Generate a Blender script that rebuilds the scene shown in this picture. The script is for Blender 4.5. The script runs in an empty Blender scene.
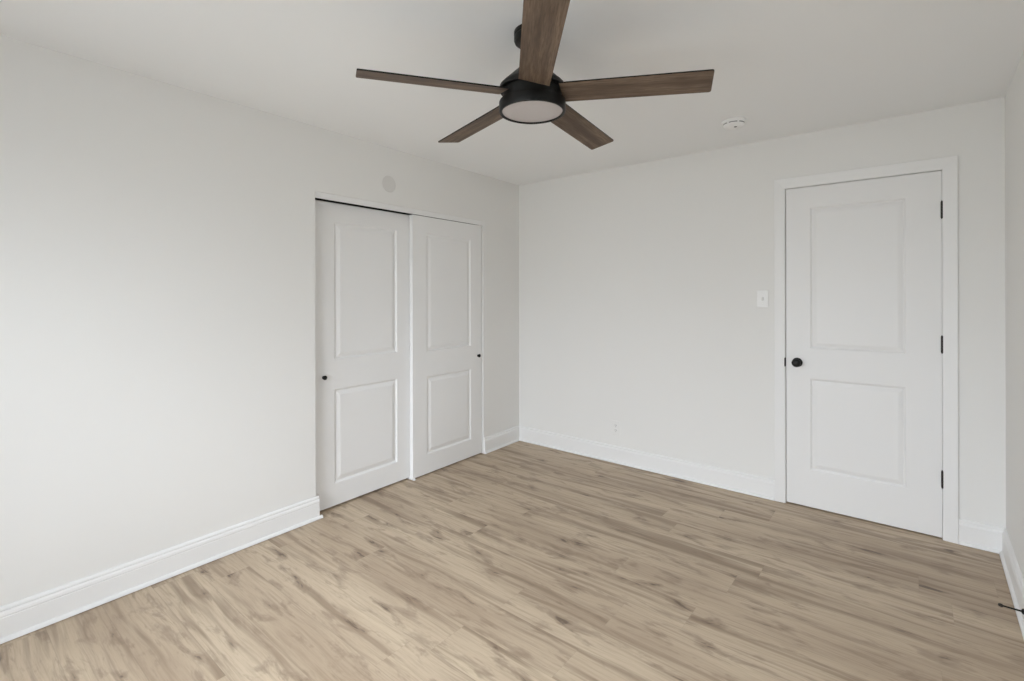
import bpy, bmesh, math
from mathutils import Matrix, Vector

sc = bpy.context.scene
COL = sc.collection
PI = math.pi

# ------------------------------------------------------------------ camera
F_PX, YAW, ROLL, V0 = 490.185, 0.6819, -0.0021, 295.1
cam_d = bpy.data.cameras.new('camera')
cam = bpy.data.objects.new('camera', cam_d)
COL.objects.link(cam)
cam.location = (2.8636, -3.6301, 1.3651)
cam.rotation_euler = (Matrix.Rotation(YAW, 3, 'Z') @ Matrix.Rotation(PI / 2, 3, 'X') @ Matrix.Rotation(ROLL, 3, 'Z')).to_euler()
cam_d.sensor_fit = 'HORIZONTAL'
cam_d.sensor_width = 36.0
cam_d.lens = F_PX / 1024 * 36.0
cam_d.shift_x = 0.0
cam_d.shift_y = -(340.5 - V0) / 1024
cam_d.clip_start = 0.02
sc.camera = cam

# ------------------------------------------------------------------ world, exposure
sc.view_settings.view_transform = 'Standard'
sc.view_settings.look = 'None'
sc.view_settings.gamma = 1.0
sc.view_settings.use_curve_mapping = False
sc.view_settings.exposure = 0.0
sc.cycles.diffuse_bounces = 10
sc.cycles.max_bounces = 14

world = bpy.data.worlds.new('daylight')
sc.world = world
world.use_nodes = True
wn, wl = world.node_tree.nodes, world.node_tree.links
wn.clear()
w_out = wn.new('ShaderNodeOutputWorld')
w_bg = wn.new('ShaderNodeBackground')
w_tc = wn.new('ShaderNodeTexCoord')
w_sep = wn.new('ShaderNodeSeparateXYZ')
w_mr = wn.new('ShaderNodeMapRange')
w_mr.inputs[1].default_value = -0.15
w_mr.inputs[2].default_value = 0.75
w_rp = wn.new('ShaderNodeValToRGB')
w_rp.color_ramp.elements[0].color = (0.385, 0.403, 0.405, 1)
w_rp.color_ramp.elements[1].color = (2.20, 2.36, 2.54, 1)
w_el = w_rp.color_ramp.elements.new(0.30)
w_el.color = (0.88, 0.942, 1.02, 1)
wl.new(w_tc.outputs['Generated'], w_sep.inputs[0])
wl.new(w_sep.outputs['Z'], w_mr.inputs[0])
wl.new(w_mr.outputs[0], w_rp.inputs[0])
wl.new(w_rp.outputs[0], w_bg.inputs['Color'])
w_bg.inputs['Strength'].default_value = 9.5
wl.new(w_bg.outputs[0], w_out.inputs[0])

# ------------------------------------------------------------------ room measures
H = 2.40
W = 3.2525
SL = -0.02094            # left wall runs x = SL*y
SR = -0.0184             # right wall runs x = W - SR*y
YR = -4.45               # rear wall, behind the camera
T = 0.12                 # wall thickness
LEFT_ROT = math.atan2(-1.0, -SL)      # local x runs from the corner toward the camera, local y into the room
RIGHT_ROT = math.atan2(1.0, -SR)      # local x runs from the camera toward the corner, local y into the room

def portal(name, loc, rot, sx, sy):
    d = bpy.data.lights.new(name, 'AREA')
    d.shape = 'RECTANGLE'
    d.size, d.size_y = sx, sy
    d.energy = 1.0
    d.cycles.is_portal = True
    o = bpy.data.objects.new(name, d)
    COL.objects.link(o)
    o.location = loc
    o.rotation_euler = rot
    return o

# windows as (x0, x1, z0, z1) in each wall's own frame (local x along the wall, local y into the room)
REAR = ((0, YR, 0), 0.0, (0.40, 2.88, 0.48, 1.98))
SIDE = ((W, 0, 0), RIGHT_ROT, (-4.22, -3.47, 0.50, 1.98))  # unseen window, added to throw more daylight on the left wall
for loc, rz, (a, b, c, d) in (REAR, SIDE):
    p = Vector(loc) + Matrix.Rotation(rz, 3, 'Z') @ Vector(((a + b) / 2, -T - 0.02, (c + d) / 2))
    portal('window_daylight', p, (PI / 2, 0, rz), b - a, d - c)

# ------------------------------------------------------------------ helpers
def nodes_of(m):
    m.use_nodes = True
    return m.node_tree.nodes, m.node_tree.links, m.node_tree.nodes['Principled BSDF']

def paint(name, col, rough=0.6, bump=0.0, scale=220.0, spec=0.5, metal=0.0, mottle=0.0):
    m = bpy.data.materials.new(name)
    n, l, b = nodes_of(m)
    b.inputs['Base Color'].default_value = (*col, 1)
    b.inputs['Roughness'].default_value = rough
    b.inputs['Metallic'].default_value = metal
    b.inputs['Specular IOR Level'].default_value = spec
    tc = n.new('ShaderNodeTexCoord')
    if mottle:
        nz = n.new('ShaderNodeTexNoise')
        nz.inputs['Scale'].default_value = 3.0
        nz.inputs['Detail'].default_value = 3.0
        mx = n.new('ShaderNodeMix'); mx.data_type = 'RGBA'
        mx.inputs[6].default_value = (*[c * (1 - mottle) for c in col], 1)
        mx.inputs[7].default_value = (*[min(1, c * (1 + mottle)) for c in col], 1)
        l.new(tc.outputs['Object'], nz.inputs['Vector'])
        l.new(nz.outputs['Fac'], mx.inputs[0])
        l.new(mx.outputs[2], b.inputs['Base Color'])
    if bump:
        nz = n.new('ShaderNodeTexNoise')
        nz.inputs['Scale'].default_value = scale
        nz.inputs['Detail'].default_value = 2.0
        bp = n.new('ShaderNodeBump')
        bp.inputs['Strength'].default_value = bump
        bp.inputs['Distance'].default_value = 0.002
        l.new(tc.outputs['Object'], nz.inputs['Vector'])
        l.new(nz.outputs['Fac'], bp.inputs['Height'])
        l.new(bp.outputs[0], b.inputs['Normal'])
    return m

def new_obj(name, bm, mats, parent=None, smooth=False):
    me = bpy.data.meshes.new(name)
    bmesh.ops.recalc_face_normals(bm, faces=bm.faces[:])
    bm.to_mesh(me)
    bm.free()
    for m in (mats if isinstance(mats, (list, tuple)) else [mats]):
        me.materials.append(m)
    if smooth:
        for p in me.polygons:
            p.use_smooth = True
        me.set_sharp_from_angle(angle=math.radians(32))
    o = bpy.data.objects.new(name, me)
    COL.objects.link(o)
    if parent:
        o.parent = parent
    return o

def tag(o, label, cat, group=None, kind=None):
    o['label'] = label
    o['category'] = cat
    if group:
        o['group'] = group
    if kind:
        o['kind'] = kind
    return o

def empty(name, loc=(0, 0, 0), rz=0.0):
    o = bpy.data.objects.new(name, None)
    COL.objects.link(o)
    o.location = loc
    o.rotation_euler = (0, 0, rz)
    o.empty_display_size = 0.05
    return o

def box(bm, x0, x1, y0, y1, z0, z1, mi=0):
    vs = [bm.verts.new((x, y, z)) for x in (x0, x1) for y in (y0, y1) for z in (z0, z1)]
    for idx in ((0, 1, 3, 2), (4, 6, 7, 5), (0, 4, 5, 1), (2, 3, 7, 6), (0, 2, 6, 4), (1, 5, 7, 3)):
        f = bm.faces.new([vs[i] for i in idx])
        f.material_index = mi
    return vs

def bevelled_box(x0, x1, y0, y1, z0, z1, r=0.002, seg=2):
    bm = bmesh.new()
    box(bm, x0, x1, y0, y1, z0, z1)
    bmesh.ops.recalc_face_normals(bm, faces=bm.faces[:])
    bmesh.ops.bevel(bm, geom=bm.edges[:], offset=r, segments=seg, affect='EDGES', profile=0.5)
    return bm

def prism(bm, pts, x0, x1, mi=0):
    """a profile of (y, z) points swept along local x, with closed ends"""
    a = [bm.verts.new((x0, y, z)) for y, z in pts]
    b = [bm.verts.new((x1, y, z)) for y, z in pts]
    n = len(pts)
    for i in range(n):
        f = bm.faces.new((a[i], a[(i + 1) % n], b[(i + 1) % n], b[i]))
        f.material_index = mi
    bm.faces.new(a[::-1])
    bm.faces.new(b)

def lathe(bm, prof, seg=64, mi=0, axis='Z', c=(0, 0, 0)):
    """prof: (radius, height) list; radius 0 makes a pole"""
    rings = []
    for r, h in prof:
        if r <= 1e-6:
            v = [(0, 0, h)]
        else:
            v = [(r * math.cos(2 * PI * k / seg), r * math.sin(2 * PI * k / seg), h) for k in range(seg)]
        ring = []
        for p in v:
            if axis == 'Y':
                p = (p[0], p[2], p[1])
            elif axis == 'X':
                p = (p[2], p[0], p[1])
            ring.append(bm.verts.new((p[0] + c[0], p[1] + c[1], p[2] + c[2])))
        rings.append(ring)
    for a, b in zip(rings, rings[1:]):
        if len(a) == 1 and len(b) == 1:
            continue
        for k in range(seg):
            k2 = (k + 1) % seg
            if len(a) == 1:
                f = bm.faces.new((a[0], b[k2], b[k]))
            elif len(b) == 1:
                f = bm.faces.new((a[k], a[k2], b[0]))
            else:
                f = bm.faces.new((a[k], a[k2], b[k2], b[k]))
            f.material_index = mi
    return rings

# ------------------------------------------------------------------ materials
M_WALL = paint('wall_paint', (0.787, 0.783, 0.767), 0.75, 0.05, 260, 0.25)
M_CEIL = paint('ceiling_paint', (0.862, 0.870, 0.872), 0.85, 0.05, 200, 0.2)
M_TRIM = paint('trim_paint', (0.812, 0.812, 0.808), 0.48, 0.0, spec=0.5)
M_DOOR = paint('door_paint', (0.805, 0.804, 0.800), 0.45, 0.03, 420, 0.45)
M_BLACK = paint('black_metal', (0.0065, 0.0065, 0.006), 0.45, 0.0, 300, 0.28)
M_HINGE = paint('dark_bronze', (0.022, 0.016, 0.014), 0.4, 0.0, metal=0.3)
M_PLASTIC = paint('white_plastic', (0.88, 0.88, 0.875), 0.35)
M_PLATE = paint('plate_plastic', (0.83, 0.83, 0.82), 0.4)
M_SLOT = paint('slot_dark', (0.10, 0.10, 0.10), 0.6)
M_DARKGAP = paint('smoke_slot', (0.16, 0.16, 0.155), 0.7)
M_DIFF = paint('frosted_glass', (0.52, 0.480, 0.470), 0.35, 0.0)
M_PATCH = paint('patch_paint', (0.695, 0.685, 0.667), 0.8, 0.05, 260, 0.2)
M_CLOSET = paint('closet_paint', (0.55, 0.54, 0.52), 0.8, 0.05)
M_RUBBER = paint('black_rubber', (0.015, 0.013, 0.012), 0.7)
M_VINYL = paint('window_vinyl', (0.83, 0.84, 0.84), 0.4)

def glass_material():
    m = bpy.data.materials.new('window_glass')
    n, l, b = nodes_of(m)
    n.remove(b)
    out = n['Material Output']
    tr = n.new('ShaderNodeBsdfTransparent')
    gl = n.new('ShaderNodeBsdfGlossy')
    gl.inputs['Roughness'].default_value = 0.02
    fr = n.new('ShaderNodeFresnel')
    fr.inputs['IOR'].default_value = 1.45
    mx = n.new('ShaderNodeMixShader')
    l.new(fr.outputs[0], mx.inputs[0])
    l.new(tr.outputs[0], mx.inputs[1])
    l.new(gl.outputs[0], mx.inputs[2])
    l.new(mx.outputs[0], out.inputs[0])
    return m
M_GLASS = glass_material()

class NB:
    """tiny node builder for the wood materials"""
    def __init__(self, name):
        self.m = bpy.data.materials.new(name)
        self.n, self.l, self.b = nodes_of(self.m)
    def put(self, sock, v):
        if isinstance(v, (int, float)):
            sock.default_value = v
        elif isinstance(v, tuple):
            sock.default_value = v
        else:
            self.l.new(v, sock)
    def math(self, op, a, b=0.0, c=0.0, clamp=False):
        q = self.n.new('ShaderNodeMath'); q.operation = op; q.use_clamp = clamp
        self.put(q.inputs[0], a); self.put(q.inputs[1], b); self.put(q.inputs[2], c)
        return q.outputs[0]
    def combine(self, x, y, z):
        q = self.n.new('ShaderNodeCombineXYZ')
        for i, v in enumerate((x, y, z)):
            self.put(q.inputs[i], v)
        return q.outputs[0]
    def noise(self, vec, scale=1.0, detail=2.0, rough=0.5, dist=0.0):
        q = self.n.new('ShaderNodeTexNoise')
        self.put(q.inputs['Vector'], vec)
        q.inputs['Scale'].default_value = scale
        q.inputs['Detail'].default_value = detail
        q.inputs['Roughness'].default_value = rough
        q.inputs['Distortion'].default_value = dist
        return q.outputs['Fac']
    def white(self, vec):
        q = self.n.new('ShaderNodeTexWhiteNoise'); q.noise_dimensions = '3D'
        self.put(q.inputs['Vector'], vec)
        return q.outputs['Value']
    def mrange(self, v, a, b, c=0.0, d=1.0, smooth=True):
        q = self.n.new('ShaderNodeMapRange')
        if smooth:
            q.interpolation_type = 'SMOOTHSTEP'
        self.put(q.inputs[0], v)
        for i, k in enumerate((a, b, c, d)):
            q.inputs[i + 1].default_value = k
        return q.outputs[0]
    def mix(self, f, a, b):
        q = self.n.new('ShaderNodeMix'); q.data_type = 'RGBA'
        self.put(q.inputs[0], f); self.put(q.inputs[6], a); self.put(q.inputs[7], b)
        return q.outputs[2]

def floor_material():
    g = NB('oak_plank_floor')
    PW, PL = 0.182, 1.22
    tc = g.n.new('ShaderNodeTexCoord')
    sp = g.n.new('ShaderNodeSeparateXYZ')
    g.l.new(tc.outputs['Object'], sp.inputs[0])
    x, y = sp.outputs['X'], sp.outputs['Y']
    row = g.math('FLOOR', g.math('DIVIDE', y, PW))
    fy = g.math('FRACT', g.math('DIVIDE', y, PW))
    shift = g.white(g.combine(row, 12.4, 0.0))
    xs = g.math('ADD', g.math('DIVIDE', x, PL), shift)
    cell = g.math('FLOOR', xs)
    fx = g.math('FRACT', xs)
    r1 = g.white(g.combine(row, cell, 9.0))
    r2 = g.white(g.combine(row, cell, 2.0))
    r3 = g.white(g.combine(row, cell, 5.0))
    # every plank reads its own piece of wood: offset the lookup per plank
    ox = g.math('ADD', x, g.math('MULTIPLY', r1, 37.0))
    oy = g.math('ADD', y, g.math('MULTIPLY', r2, 23.0))
    # bend of the grain around the knots
    bend = g.noise(g.combine(g.math('MULTIPLY', ox, 1.6), g.math('MULTIPLY', oy, 5.0), 0.0), 1.0, 2.0, 0.5)
    by = g.math('ADD', oy, g.math('MULTIPLY', g.math('SUBTRACT', bend, 0.5), 0.055))
    # broad dark figure, drawn out along the plank
    streak = g.noise(g.combine(g.math('MULTIPLY', ox, 1.0), g.math('MULTIPLY', by, 19.0), 0.3), 1.0, 3.0, 0.5)
    cloud = g.noise(g.combine(g.math('MULTIPLY', x, 0.8), g.math('MULTIPLY', y, 4.0), 8.0), 1.0, 2.0, 0.5)
    fine = g.noise(g.combine(g.math('MULTIPLY', ox, 5.0), g.math('MULTIPLY', by, 95.0), 1.1), 1.0, 4.0, 0.6)
    pore = g.noise(g.combine(g.math('MULTIPLY', ox, 18.0), g.math('MULTIPLY', by, 330.0), 2.1), 1.0, 2.0, 0.6)
    knotn = g.noise(g.combine(g.math('MULTIPLY', ox, 4.2), g.math('MULTIPLY', by, 15.0), 4.0), 1.0, 4.0, 0.62, 0.4)
    knot = g.mrange(knotn, 0.63, 0.72)
    smudge = g.mrange(knotn, 0.51, 0.64)
    vein = g.noise(g.combine(g.math('MULTIPLY', ox, 1.5), g.math('MULTIPLY', by, 48.0), 6.3), 1.0, 3.0, 0.6)
    pale = g.noise(g.combine(g.math('MULTIPLY', ox, 0.9), g.math('MULTIPLY', by, 20.0), 11.0), 1.0, 2.0, 0.5)
    base = g.mix(r3, (0.545, 0.438, 0.320, 1), (0.575, 0.466, 0.342, 1))
    base = g.mix(g.math('MULTIPLY', g.mrange(pale, 0.52, 0.72), 0.6), base, (0.630, 0.525, 0.380, 1))
    base = g.mix(g.math('MULTIPLY', g.mrange(cloud, 0.34, 0.68), 0.75), base, (0.395, 0.300, 0.212, 1))
    base = g.mix(g.math('MULTIPLY', g.mrange(streak, 0.50, 0.70), 0.72), base, (0.225, 0.158, 0.105, 1))
    base = g.mix(g.math('MULTIPLY', g.mrange(vein, 0.54, 0.72), 0.42), base, (0.235, 0.168, 0.116, 1))
    base = g.mix(g.math('MULTIPLY', smudge, 0.52), base, (0.225, 0.160, 0.112, 1))
    base = g.mix(g.math('MULTIPLY', g.mrange(fine, 0.42, 0.70), 0.30), base, (0.28, 0.21, 0.15, 1))
    base = g.mix(g.math('MULTIPLY', g.mrange(pore, 0.52, 0.72), 0.16), base, (0.25, 0.19, 0.14, 1))
    base = g.mix(g.math('MULTIPLY', knot, 0.72), base, (0.085, 0.055, 0.038, 1))
    # bevelled joints
    ey = g.math('MINIMUM', fy, g.math('SUBTRACT', 1.0, fy))
    ex = g.math('MINIMUM', fx, g.math('SUBTRACT', 1.0, fx))
    jy = g.mrange(ey, 0.003, 0.014, 1.0, 0.0)
    jx = g.math('MULTIPLY', g.mrange(ex, 0.0003, 0.0014, 1.0, 0.0), 0.6)
    joint = g.math('MAXIMUM', jy, jx)
    col = g.mix(g.math('MULTIPLY', joint, 0.24), base, (0.20, 0.15, 0.11, 1))
    g.l.new(col, g.b.inputs['Base Color'])
    g.put(g.b.inputs['Roughness'], g.mrange(fine, 0.3, 0.7, 0.42, 0.54))
    g.b.inputs['Specular IOR Level'].default_value = 0.4
    hgt = g.math('SUBTRACT', g.math('MULTIPLY', fine, 0.25), joint)
    bp = g.n.new('ShaderNodeBump')
    bp.inputs['Strength'].default_value = 0.25
    bp.inputs['Distance'].default_value = 0.0012
    g.l.new(hgt, bp.inputs['Height'])
    g.l.new(bp.outputs[0], g.b.inputs['Normal'])
    return g.m
M_FLOOR = floor_material()

def blade_material():
    g = NB('walnut_blade')
    tc = g.n.new('ShaderNodeTexCoord')
    sp = g.n.new('ShaderNodeSeparateXYZ')
    g.l.new(tc.outputs['Object'], sp.inputs[0])
    oi = g.n.new('ShaderNodeObjectInfo')
    x = g.math('ADD', sp.outputs['X'], g.math('MULTIPLY', oi.outputs['Random'], 9.0))
    y = g.math('ADD', sp.outputs['Y'], g.math('MULTIPLY', oi.outputs['Random'], 5.0))
    wide = g.noise(g.combine(g.math('MULTIPLY', x, 2.2), g.math('MULTIPLY', y, 26.0), 0.0), 1.0, 3.0, 0.55)
    fine = g.noise(g.combine(g.math('MULTIPLY', x, 14.0), g.math('MULTIPLY', y, 190.0), 1.0), 1.0, 4.0, 0.65)
    c = g.mix(g.mrange(wide, 0.33, 0.66), (0.225, 0.158, 0.110, 1), (0.105, 0.071, 0.049, 1))
    c = g.mix(g.math('MULTIPLY', g.mrange(fine, 0.42, 0.62), 0.60), c, (0.075, 0.050, 0.035, 1))
    g.l.new(c, g.b.inputs['Base Color'])
    g.b.inputs['Roughness'].default_value = 0.55
    g.b.inputs['Specular IOR Level'].default_value = 0.3
    return g.m
M_BLADE = blade_material()

# ------------------------------------------------------------------ room shell
def structure(o, label, cat):
    return tag(o, label, cat, kind='structure')

# closet opening in the left wall (distances from the far corner)
C0, C1, CTOP = 0.507, 2.0635, 2.0035
LEN = -YR + 0.02
CD = 0.62                                     # closet depth behind the wall

bm = bmesh.new()
box(bm, -0.75, W + 0.35, YR - 0.2, 0.2, -0.12, 0.0)
structure(new_obj('floor', bm, M_FLOOR), 'grey-beige oak plank floor with dark knots', 'floor')
bm = bmesh.new()
box(bm, -0.75, W + 0.35, YR - 0.2, 0.2, H, H + 0.12)
structure(new_obj('ceiling', bm, M_CEIL), 'smooth off-white ceiling above the fan', 'ceiling')

bm = bmesh.new()                              # left wall: local x along the wall, local y into the room
box(bm, -0.13, C0, -T, 0, 0, H)
box(bm, C1, LEN + 0.15, -T, 0, 0, H)
box(bm, C0, C1, -T, 0, CTOP, H)
bmesh.ops.remove_doubles(bm, verts=bm.verts[:], dist=1e-5)
wl_ = structure(new_obj('wall_left', bm, M_WALL), 'off-white wall with the closet opening', 'wall')
wl_.rotation_euler = (0, 0, LEFT_ROT)

# the room door's opening in the back wall
D0, D1, DTOP = 2.2334, 3.0015, 2.0530         # door slab edges
J = 0.019                                     # jamb thickness
G = 0.0035                                    # gap between slab and jamb
GH = 0.0015                                   # the gap on the hinge side is finer
O0, O1, OTOP = D0 - G - J, D1 + GH + J, DTOP + G + J
bm = bmesh.new()
box(bm, -0.13, O0, 0, T, 0, H)
box(bm, O1, W + 0.3, 0, T, 0, H)
box(bm, O0, O1, 0, T, OTOP, H)
bmesh.ops.remove_doubles(bm, verts=bm.verts[:], dist=1e-5)
structure(new_obj('wall_back', bm, M_WALL), 'off-white wall with the white panel door', 'wall')

def wall_with_window(x0, x1, win):
    bm = bmesh.new()
    a, b, c, d = win
    box(bm, x0, a, -T, 0, 0, H); box(bm, b, x1, -T, 0, 0, H)
    box(bm, a, b, -T, 0, 0, c); box(bm, a, b, -T, 0, d, H)
    bmesh.ops.remove_doubles(bm, verts=bm.verts[:], dist=1e-5)
    return bm
bm = wall_with_window(-LEN - 0.15, 0.13, SIDE[2])
wr_ = structure(new_obj('wall_right', bm, M_WALL), 'off-white wall at the right edge beside the door', 'wall')
wr_.location = (W, 0, 0)
wr_.rotation_euler = (0, 0, RIGHT_ROT)

bm = wall_with_window(-0.1, W + 0.1, REAR[2])
o = structure(new_obj('wall_rear', bm, M_WALL), 'off-white wall with a window behind the camera', 'wall')
o.location = (0, YR, 0)

# closet interior behind the sliding doors
bm = bmesh.new()
box(bm, C0 - 0.25, C1 + 0.25, -T - CD - 0.05, -T - CD, 0, H)
box(bm, C0 - 0.30, C0 - 0.25, -T - CD - 0.05, -T, 0, H)
box(bm, C1 + 0.25, C1 + 0.30, -T - CD - 0.05, -T, 0, H)
cw = structure(new_obj('wall_closet', bm, M_CLOSET), 'dim closet walls behind the sliding doors', 'wall')
cw.rotation_euler = (0, 0, LEFT_ROT)

# small hall behind the room door, so that the gap under it opens on something
bm = bmesh.new()
box(bm, O0 - 0.10, O1 + 0.10, T + 0.02, T + 0.06, 0, H)
structure(new_obj('wall_hall', bm, M_CLOSET), 'hall wall hidden behind the closed door', 'wall')

# windows
for i, (loc, rz, (a, b, c, d)) in enumerate((REAR, SIDE)):
    fr = 0.045
    wz = (c + d) / 2
    bm = bmesh.new()
    y0, y1 = -T + 0.01, -0.03
    box(bm, a, a + fr, y0, y1, c, d); box(bm, b - fr, b, y0, y1, c, d)
    box(bm, a + fr, b - fr, y0, y1, c, c + fr); box(bm, a + fr, b - fr, y0, y1, d - fr, d)
    box(bm, a + fr, b - fr, y0 + 0.015, y1 - 0.015, wz - 0.02, wz + 0.02)
    wo = structure(new_obj('window_%d' % (i + 1), bm, M_VINYL),
                   ('white sash window in the rear wall', 'unseen white sash window added in the right wall to brighten the left wall')[i], 'window')
    wo.location = loc
    wo.rotation_euler = (0, 0, rz)
    for (z0, z1) in ((c + fr, wz - 0.02), (wz + 0.02, d - fr)):
        bm = bmesh.new()
        box(bm, a + fr, b - fr, -T + 0.042, -T + 0.047, z0, z1)
        new_obj('pane', bm, M_GLASS, wo)
    bm = bmesh.new()
    box(bm, a - 0.05, b + 0.05, -0.025, 0.035, c - 0.022, c)
    new_obj('window_sill', bm, M_TRIM, wo)

# ------------------------------------------------------------------ baseboards with shoe moulding
BH = 0.137
BASE = [(0, 0), (0.0150, 0), (0.0150, 0.095), (0.0138, 0.0965), (0.0138, 0.0985), (0.0152, 0.1005), (0.0155, 0.1050),
        (0.0142, 0.1130), (0.0118, 0.1175), (0.0098, 0.1195), (0.0098, 0.1218), (0.0112, 0.1238), (0.0108, 0.1290),
        (0.0082, 0.1340), (0.0040, 0.1368), (0, BH)]
def shoe(b0=0.0150, r=0.0125, h=0.019):
    pts = [(b0, 0.0)]
    for k in range(7):
        a = PI / 2 * k / 6
        pts.append((b0 + r * math.cos(a), 0.003 + (h - 0.003) * math.sin(a)))
    return pts
def baseboard(name, label, x0, x1, loc, rz, s0=None, s1=None):
    bm = bmesh.new(); prism(bm, BASE, x0, x1)
    o = structure(new_obj(name, bm, M_TRIM), label, 'baseboard')
    o.location = loc; o.rotation_euler = (0, 0, rz)
    bm = bmesh.new(); prism(bm, shoe(), x0 if s0 is None else s0, x1 if s1 is None else s1)
    new_obj('shoe_moulding', bm, M_TRIM, o, smooth=True)
    return o
baseboard('baseboard_left', 'long white baseboard left of the closet', 2.046, LEN - 0.03, (0, 0, 0), LEFT_ROT, 2.030)
baseboard('baseboard_left', 'short white baseboard between closet and corner', 0.0, C0 - 0.001, (0, 0, 0), LEFT_ROT)
baseboard('baseboard_back', 'white baseboard from the corner to the door casing', -2.166, -0.0005, (0, 0, 0), PI)
baseboard('baseboard_back', 'short white baseboard right of the door casing', -W, -3.0685, (0, 0, 0), PI)
baseboard('baseboard_right', 'white baseboard along the right wall', -LEN + 0.03, -0.0005, (W, 0, 0), RIGHT_ROT)
baseboard('baseboard_rear', 'white baseboard below the rear window', 0.12, W - 0.10, (0, YR, 0), 0)

# ------------------------------------------------------------------ panelled doors
PANEL_PROFILE = [(0.0, 0.0), (0.004, -0.0012), (0.009, -0.0066), (0.0125, -0.0082), (0.0165, -0.0082),
                 (0.022, -0.0058), (0.036, -0.0022), (0.041, -0.0016)]
def panel_door(w, h, t, px, pzs, prof=PANEL_PROFILE):
    """local x across, z up, front face at y=0 looking toward +y, thickness toward -y"""
    bm = bmesh.new()
    xs = [0, px[0], px[1], w]
    zs = [0] + [v for p in pzs for v in p] + [h]
    for side in (0, 1):
        def V(x, z, d):
            return bm.verts.new((x, d if side == 0 else -t - d, z))
        for i in range(3):
            for k in range(len(zs) - 1):
                X0, X1, Z0, Z1 = xs[i], xs[i + 1], zs[k], zs[k + 1]
                if i == 1 and k % 2 == 1:
                    loops = []
                    for ins, d in prof:
                        loops.append([V(X0 + ins, Z0 + ins, d), V(X1 - ins, Z0 + ins, d), V(X1 - ins, Z1 - ins, d), V(X0 + ins, Z1 - ins, d)])
                    for a, b in zip(loops, loops[1:]):
                        for q in range(4):
                            bm.faces.new((a[q], a[(q + 1) % 4], b[(q + 1) % 4], b[q]))
                    bm.faces.new(loops[-1])
                else:
                    bm.faces.new((V(X0, Z0, 0), V(X1, Z0, 0), V(X1, Z1, 0), V(X0, Z1, 0)))
    bmesh.ops.remove_doubles(bm, verts=bm.verts[:], dist=1e-5)
    # close the edges between front and back
    front = {}
    for v in bm.verts:
        if abs(v.co.y) < 1e-6 or abs(v.co.y + t) < 1e-6:
            front[(round(v.co.x, 5), round(v.co.z, 5), abs(v.co.y) < 1e-6)] = v
    def strip(seq):
        for (a, b) in zip(seq, seq[1:]):
            bm.faces.new((front[(*a, True)], front[(*b, True)], front[(*b, False)], front[(*a, False)]))
    R = lambda v: round(v, 5)
    strip([(R(x), 0) for x in xs]); strip([(R(x), R(h)) for x in xs])
    strip([(0, R(z)) for z in zs]); strip([(R(w), R(z)) for z in zs])
    return bm

def knob_mesh(rose_r, rose_t, neck_r, length, knob_r, knob_t):
    bm = bmesh.new()
    prof = [(0, 0.0), (rose_r, 0.0), (rose_r, rose_t * 0.6), (rose_r * 0.9, rose_t), (neck_r * 1.2, rose_t), (neck_r, rose_t + 0.003),
            (neck_r, length - knob_t)]
    n = 10
    for k in range(n + 1):
        a = -PI / 2 + PI * k / n
        prof.append((max(neck_r if k == 0 else 0, knob_r * math.cos(a) ** 0.6 if math.cos(a) > 1e-4 else 0), length - knob_t / 2 + knob_t / 2 * math.sin(a)))
    prof[-1] = (0, length)
    lathe(bm, prof, 32, axis='Y')
    return bm

# --- sliding closet doors (front faces set back from the wall face)
def closet_door(name, label, s0, s1, y_front, z0, z1, px, pzs, knob_s, knob_z):
    o = new_obj(name, panel_door(s1 - s0, z1 - z0, 0.035, (px[0] - s0, px[1] - s0), [(a - z0, b - z0) for a, b in pzs], CLOSET_PROFILE), M_DOOR)
    Rz = Matrix.Rotation(LEFT_ROT, 3, 'Z')
    o.location = Rz @ Vector((s0, y_front, z0))
    o.rotation_euler = (0, 0, LEFT_ROT)
    structure(o, label, 'door')
    k = new_obj('door_knob', knob_mesh(0.0105, 0.003, 0.006, 0.024, 0.0145, 0.014), M_BLACK, o, smooth=True)
    k.location = (knob_s - s0, 0, knob_z - z0)
    k['label'] = 'small round black knob'
    return o

CLOSET_PROFILE = [(0.0, 0.0), (0.005, -0.0012), (0.011, -0.0085), (0.015, -0.0105), (0.020, -0.0105),
                  (0.027, -0.0080), (0.044, -0.0022), (0.050, -0.0016)]
closet_door('door_2', 'left closet door, set back behind the right one', 1.2560, 2.0620, -0.0560, 0.012, 1.9605,
            (1.389, 1.901), ((0.150, 0.764), (0.947, 1.842)), 1.9750, 0.846)
closet_door('door_3', 'right closet door, in front, nearest the corner', 0.5155, 1.2810, -0.0150, 0.009, 1.9620,
            (0.647, 1.145), ((0.150, 0.749), (0.933, 1.835)), 0.5620, 0.849)

# track fascia across the top of the opening, with the track behind it
Rz = LEFT_ROT
bm = bmesh.new()
box(bm, C0 + 0.0005, C1 - 0.0005, -0.0130, -0.0055, 1.9655, CTOP - 0.0005)
o = structure(new_obj('trim_2', bm, M_TRIM), 'white track fascia above the closet doors', 'trim')
o.rotation_euler = (0, 0, Rz)
bm = bmesh.new()
box(bm, C0 + 0.001, C1 - 0.001, -0.100, -0.0150, CTOP - 0.006, CTOP - 0.001)
box(bm, C0 + 0.001, C1 - 0.001, -0.0540, -0.0522, 1.972, CTOP - 0.006)
box(bm, C0 + 0.001, C1 - 0.001, -0.098, -0.096, 1.972, CTOP - 0.006)
new_obj('door_track', bm, M_HINGE, o)
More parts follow.
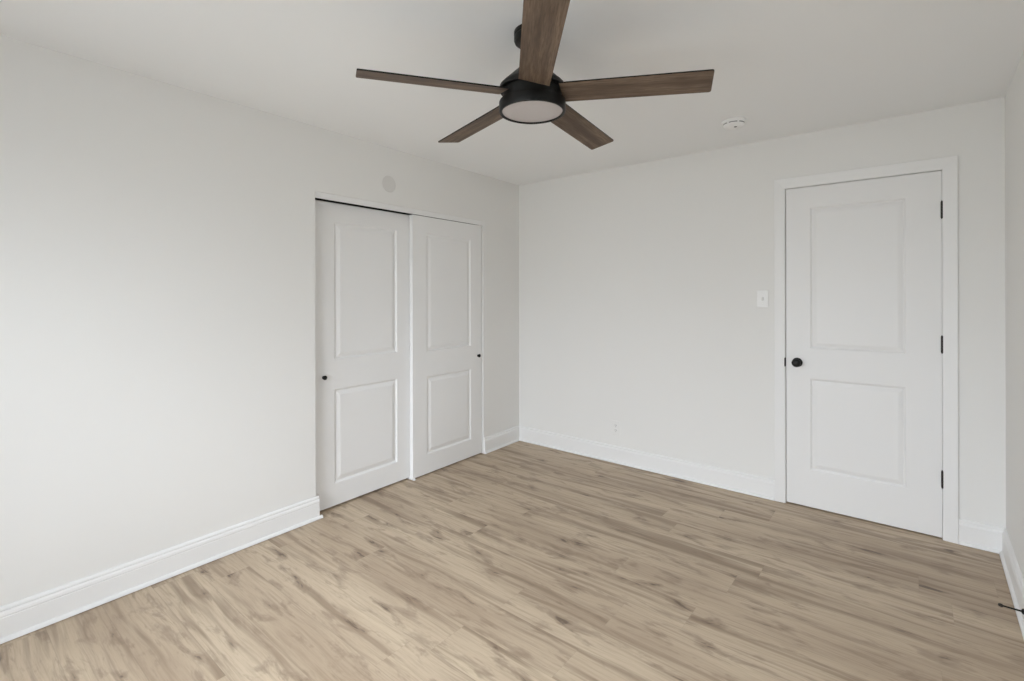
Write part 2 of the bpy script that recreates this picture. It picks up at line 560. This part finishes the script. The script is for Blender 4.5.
# floor guide between the two doors
t = empty('floor_guide')
t.rotation_euler = (0, 0, Rz)
t.location = Matrix.Rotation(Rz, 3, 'Z') @ Vector((1.2765, -0.049, 0))
tag(t, 'small white plastic guide on the floor where the closet doors overlap', 'door guide')
new_obj('base_plate', bevelled_box(-0.012, 0.010, -0.034, 0.050, 0, 0.003, 0.0008), M_PLASTIC, t)
for yy in (0.0000, 0.0405):
    new_obj('fin', bevelled_box(-0.010, 0.009, yy - 0.0040, yy, 0.0025, 0.020, 0.0008), M_PLASTIC, t)

# --- room door with casing
o = new_obj('door_1', panel_door(D1 - D0, DTOP - 0.008, 0.035, (D1 - 2.8475, D1 - 2.3665), ((0.236, 0.822), (1.010, 1.914))), M_DOOR)
o.rotation_euler = (0, 0, PI)
o.location = (D1, 0.0, 0.008)
structure(o, 'closed white two-panel door with a black knob', 'door')
door = o
k = new_obj('door_knob', knob_mesh(0.0300, 0.007, 0.012, 0.060, 0.0265, 0.034), M_BLACK, door, smooth=True)
k.location = (D1 - 2.2965, 0, 0.926 - 0.008)
k['label'] = 'round black knob on a rosette'
for hz in (1.835, 1.085, 0.335):
    bm = bmesh.new()
    lathe(bm, [(0, -0.051), (0.004, -0.051), (0.0055, -0.048), (0.0062, -0.045), (0.0062, 0.045), (0.0055, 0.048), (0.004, 0.051), (0, 0.051)], 20)
    for zz in (-0.027, -0.009, 0.009, 0.027):     # knuckle rings
        lathe(bm, [(0.0060, zz - 0.001), (0.0068, zz - 0.0006), (0.0068, zz + 0.0006), (0.0060, zz + 0.001)], 20)
    box(bm, 0.001, 0.007, -0.008, -0.0025, -0.044, 0.044)
    hg = new_obj('hinge', bm, M_HINGE, door, smooth=True)
    hg.location = (-0.0024, 0.0065, hz - 0.008)
    hg['label'] = 'dark bronze hinge'

# casing (flat boards, one mitred frame) and jamb behind it
CW = 0.0625
CI0, CI1, CIT = D0 - G - 0.001, D1 + GH + 0.0005, DTOP + G + 0.001
CO0, CO1, COT = 2.1665, 3.0675, 2.1235
bm = bmesh.new()
prof = [(0.0, 0.0), (0.0, -0.011), (0.06, -0.0125), (0.12, -0.0135), (0.90, -0.0175), (0.965, -0.0180), (1.0, -0.0165), (1.0, 0.0)]
def ring(z_lo, f, y):
    xi0 = CI0 + (CO0 - CI0) * f; xi1 = CI1 + (CO1 - CI1) * f; zt = CIT + (COT - CIT) * f
    return [bm.verts.new((xi0, y, z_lo)), bm.verts.new((xi0, y, zt)), bm.verts.new((xi1, y, zt)), bm.verts.new((xi1, y, z_lo))]
rings = [ring(0.0, f, y) for f, y in prof]
for a, b in zip(rings, rings[1:] + rings[:1]):
    for q in range(3):
        bm.faces.new((a[q], a[q + 1], b[q + 1], b[q]))
bm.faces.new([r[0] for r in rings]); bm.faces.new([r[3] for r in rings])
cas = structure(new_obj('trim_1', bm, M_TRIM), 'flat white casing around the panel door', 'trim')
bm = bmesh.new()
box(bm, O0, D0 - G, 0, T, 0, OTOP); box(bm, D1 + GH, O1, 0, T, 0, OTOP); box(bm, D0 - G, D1 + GH, 0, T, DTOP + G, OTOP)
box(bm, D0 - G, D0 + 0.010, 0.037, 0.049, 0, DTOP + G); box(bm, D1 - 0.010, D1 + GH, 0.037, 0.049, 0, DTOP + G)
box(bm, D0 + 0.010, D1 - 0.010, 0.037, 0.049, DTOP - 0.010, DTOP + G)
new_obj('door_jamb', bm, M_TRIM, cas)
bm = bevelled_box(D0 - G - 0.0085, D0 - G + 0.0005, -0.0135, 0.006, 0.893, 0.953, 0.0040, 3)
sp_ = new_obj('strike_plate', bm, M_BLACK, cas)
sp_['label'] = 'black strike plate'

# ------------------------------------------------------------------ ceiling fan
FX, FY = 1.7123, -2.0829
fan = empty('ceiling_fan', (FX, FY, H))
tag(fan, 'five-blade ceiling fan with walnut blades and a round light, hanging from the ceiling', 'ceiling fan')
bm = bmesh.new()
lathe(bm, [(0, 0), (0.0705, 0), (0.0715, -0.003), (0.0715, -0.014), (0.0690, -0.0165), (0.0690, -0.0185), (0.0712, -0.021), (0.0712, -0.036),
           (0.0680, -0.043), (0.0600, -0.047), (0.026, -0.049), (0.022, -0.056), (0, -0.056)], 56)
new_obj('canopy', bm, M_BLACK, fan, smooth=True)
bm = bmesh.new()
lathe(bm, [(0, -0.05), (0.0125, -0.05), (0.0125, -0.16), (0, -0.16)], 28)
new_obj('downrod', bm, M_BLACK, fan, smooth=True)
zz = lambda z: z - H
bm = bmesh.new()
lathe(bm, [(0, zz(2.285)), (0.018, zz(2.285)), (0.024, zz(2.279)), (0.026, zz(2.252)), (0.052, zz(2.250)), (0.060, zz(2.247)), (0.122, zz(2.190)),
           (0.1275, zz(2.184)), (0.1295, zz(2.176)), (0.1295, zz(2.169)), (0.1275, zz(2.166)), (0.1160, zz(2.165)), (0.1160, zz(2.1245)), (0, zz(2.1245))], 80)
new_obj('motor_housing', bm, M_BLACK, fan, smooth=True)
bm = bmesh.new()
lathe(bm, [(0, zz(2.1243)), (0.124, zz(2.1243)), (0.129, zz(2.1225)), (0.1305, zz(2.119)), (0.1305, zz(2.086)), (0.1285, zz(2.0815)), (0.1245, zz(2.080)),
           (0.1195, zz(2.0815)), (0.1185, zz(2.0845)), (0.1185, zz(2.090)), (0, zz(2.090))], 80)
lk = new_obj('light_kit', bm, M_BLACK, fan, smooth=True)
bm = bmesh.new()
lathe(bm, [(0, zz(2.0895)), (0.118, zz(2.0895)), (0.118, zz(2.0855)), (0.112, zz(2.0835)), (0.08, zz(2.0805)), (0.04, zz(2.079)), (0, zz(2.0785))], 80)
df = new_obj('light_diffuser', bm, M_DIFF, lk, smooth=True)
df['label'] = 'frosted round light cover, unlit'

BZ = 2.1539
BR0, BR1 = 0.1172, 0.66
def blade_mesh():
    """blade along local x, width on y, wood on the underside and black edges"""
    bm = bmesh.new()
    t = 0.0055
    w0, w1 = 0.1180, 0.1229
    c = 0.007
    out = [(BR0, -w0 / 2), (BR1 - c, -w1 / 2)]
    out += [(BR1 - c * 0.3, -w1 / 2 + c * 0.3), (BR1, -w1 / 2 + c), (BR1, w1 / 2 - c), (BR1 - c * 0.3, w1 / 2 - c * 0.3)]
    out += [(BR1 - c, w1 / 2), (BR0, w0 / 2)]
    lo = [bm.verts.new((x, y, -t / 2)) for x, y in out]
    hi = [bm.verts.new((x, y, t / 2)) for x, y in out]
    f = bm.faces.new(lo[::-1]); f.material_index = 0
    f = bm.faces.new(hi); f.material_index = 0
    n = len(out)
    for i in range(n):
        f = bm.faces.new((lo[i], lo[(i + 1) % n], hi[(i + 1) % n], hi[i])); f.material_index = 1
    return bm
def arm_mesh():
    """black metal arm from the motor to the top of the blade root"""
    bm = bmesh.new()
    vs = []
    for (x, hw, z) in ((0.085, 0.028, 0.0034), (0.118, 0.032, 0.0034), (0.175, 0.030, 0.0034), (0.195, 0.018, 0.0034)):
        vs.append([bm.verts.new((x, -hw, z)), bm.verts.new((x, hw, z)), bm.verts.new((x, hw, z + 0.004)), bm.verts.new((x, -hw, z + 0.004))])
    for a, b in zip(vs, vs[1:]):
        for q in range(4):
            bm.faces.new((a[q], a[(q + 1) % 4], b[(q + 1) % 4], b[q]))
    bm.faces.new(vs[0]); bm.faces.new(vs[-1][::-1])
    for sx, sy in ((0.150, -0.018), (0.150, 0.018), (0.178, 0.0)):
        lathe(bm, [(0, 0.0105), (0.003, 0.010), (0.0045, 0.0075), (0.0045, 0.007)], 14, c=(sx, sy, 0))
    return bm
PITCH, DROOP, T0 = -0.2073, 0.0365, 0.3868
TILT = Matrix.Rotation(-0.0166, 3, 'X') @ Matrix.Rotation(0.0065, 3, 'Y')   # the rotor hangs a degree off level
b_first = a_first = None
for k in range(5):
    if k == 0:
        b = new_obj('blade', blade_mesh(), [M_BLADE, M_BLACK], fan)
        a = new_obj('blade_arm', arm_mesh(), M_BLACK, b)
        b_first, a_first = b, a
    else:
        b = b_first.copy(); COL.objects.link(b); b.parent = fan
        a = a_first.copy(); COL.objects.link(a); a.parent = b
    ang = T0 + k * 2 * PI / 5
    droop = DROOP if k < 4 else DROOP - 0.016     # the blade nearest the camera sags a little less
    b.rotation_euler = (TILT @ Matrix.Rotation(ang, 3, 'Z') @ Matrix.Rotation(droop, 3, 'Y') @ Matrix.Rotation(PITCH, 3, 'X')).to_euler()
    b.location = (0, 0, BZ - H)
b_first['label'] = 'walnut blade pointing toward the door'

# ------------------------------------------------------------------ smoke detector
sd = empty('smoke_detector', (2.049, -0.522, H))
tag(sd, 'round white smoke detector on the ceiling near the door', 'smoke detector')
bm = bmesh.new()
lathe(bm, [(0, 0), (0.066, 0), (0.0675, -0.003), (0.0675, -0.009), (0.065, -0.012), (0, -0.012)], 64)
new_obj('mounting_plate', bm, M_PLASTIC, sd, smooth=True)
bm = bmesh.new()
lathe(bm, [(0, -0.012), (0.0600, -0.012), (0.0605, -0.016), (0.0535, -0.0165), (0.0535, -0.021), (0.0600, -0.0215), (0.0590, -0.026), (0.050, -0.034), (0.030, -0.038), (0, -0.0385)], 64)
new_obj('cover', bm, M_PLASTIC, sd, smooth=True)
for i in range(6):                              # dark smoke slots around the rim
    bm = bmesh.new()
    a0 = 2 * PI * i / 6 + 0.30
    seg = 10
    rows = []
    for r, z in ((0.0538, -0.0164), (0.0592, -0.0166), (0.0592, -0.0213), (0.0538, -0.0211)):
        rows.append([bm.verts.new((r * math.cos(a0 + 0.80 * j / seg), r * math.sin(a0 + 0.80 * j / seg), z)) for j in range(seg + 1)])
    for q in range(4):
        for j in range(seg):
            bm.faces.new((rows[q][j], rows[q][j + 1], rows[(q + 1) % 4][j + 1], rows[(q + 1) % 4][j]))
    bm.faces.new([r[0] for r in rows]); bm.faces.new([r[-1] for r in rows][::-1])
    new_obj('smoke_slot', bm, M_DARKGAP, sd)
bm = bmesh.new()
lathe(bm, [(0, -0.0382), (0.0085, -0.0382), (0.0085, -0.0405), (0.0065, -0.0415), (0, -0.0415)], 24, c=(0.012, -0.012, 0.0010))
new_obj('test_button', bm, M_DARKGAP, sd, smooth=True).scale = (1, 1, 1)

# ------------------------------------------------------------------ light switch and outlet on the back wall
ls = empty('light_switch', (2.0925, 0, 1.337), PI)
tag(ls, 'white toggle light switch on the wall left of the door', 'light switch')
new_obj('cover_plate', bevelled_box(-0.035, 0.035, 0, 0.006, -0.0575, 0.0575, 0.0025, 3), M_PLATE, ls)
bm = bmesh.new()
prism(bm, [(0.004, -0.012), (0.0085, -0.011), (0.0190, 0.004), (0.0190, 0.010), (0.0150, 0.0115), (0.004, 0.012)], -0.005, 0.005)
tg = new_obj('toggle', bm, M_PLASTIC, ls)
for z in (-0.030, 0.030):
    bm = bmesh.new()
    lathe(bm, [(0, 0.0078), (0.002, 0.0074), (0.0033, 0.0058), (0.0033, 0.0040)], 16, axis='Y', c=(0, 0, z))
    new_obj('screw', bm, M_PLASTIC, ls, smooth=True)
bm = bmesh.new()
box(bm, -0.0058, 0.0058, 0.0050, 0.0063, -0.0105, 0.0105)
new_obj('toggle_slot', bm, M_SLOT, ls)

ot = empty('wall_outlet', (1.006, 0, 0.283), PI)
tag(ot, 'white duplex outlet low on the wall between corner and door', 'outlet')
new_obj('cover_plate', bevelled_box(-0.035, 0.035, 0, 0.005, -0.0575, 0.0575, 0.0022, 3), M_WALL, ot)
for z in (-0.0195, 0.0195):
    bm = bmesh.new()
    lathe(bm, [(0, 0.0066), (0.0155, 0.0066), (0.0168, 0.0055), (0.0168, 0.004)], 32, axis='Y', c=(0, 0, z))
    rc = new_obj('receptacle', bm, M_WALL, ot, smooth=True)
    for sx, hh in ((-0.0063, 0.0042), (0.0063, 0.0052)):
        bm = bmesh.new()
        box(bm, sx - 0.0012, sx + 0.0012, 0.006, 0.0069, z + 0.0032 - hh, z + 0.0032 + hh)
        new_obj('slot', bm, M_SLOT, rc)
    bm = bmesh.new()
    lathe(bm, [(0, 0.0069), (0.0025, 0.0069), (0.0025, 0.006)], 16, axis='Y', c=(0, 0, z - 0.0088))
    new_obj('ground_hole', bm, M_SLOT, rc)

# ------------------------------------------------------------------ faint round disc above the closet
bm = bmesh.new()
lathe(bm, [(0.058, 0.0), (0.056, 0.0010), (0.050, 0.0016), (0, 0.0018)], 48, axis='Y')
pd = new_obj('round_cover', bm, M_PATCH, smooth=True)
pd.location = Matrix.Rotation(LEFT_ROT, 3, 'Z') @ Vector((1.506, 0.0, 2.145))
pd.rotation_euler = (0, 0, LEFT_ROT)
tag(pd, 'faint grey round disc on the wall above the left closet door', 'wall disc')

# ------------------------------------------------------------------ door stop on the right baseboard
DSY = -0.762
ds = empty('door_stop', (W - SR * DSY, DSY, 0.068), RIGHT_ROT)
tag(ds, 'thin black door stop sticking out from the right baseboard above the floor', 'door stop')
bm = bmesh.new()
lathe(bm, [(0, 0.0135), (0.011, 0.0135), (0.012, 0.0165), (0.009, 0.021), (0.005, 0.023), (0, 0.023)], 24, axis='Y')
new_obj('base', bm, M_BLACK, ds, smooth=True)
bm = bmesh.new()
prof = [(0, 0.022)]
for k in range(49):
    prof.append((0.0034 + 0.0007 * math.cos(PI * k), 0.022 + 0.057 * k / 48))
prof.append((0, 0.080))
lathe(bm, prof, 16, axis='Y')
new_obj('spring', bm, M_BLACK, ds, smooth=True)
bm = bmesh.new()
lathe(bm, [(0, 0.077), (0.005, 0.077), (0.0064, 0.079), (0.0068, 0.085), (0.0055, 0.089), (0.003, 0.091), (0, 0.091)], 20, axis='Y')
new_obj('rubber_tip', bm, M_RUBBER, ds, smooth=True)
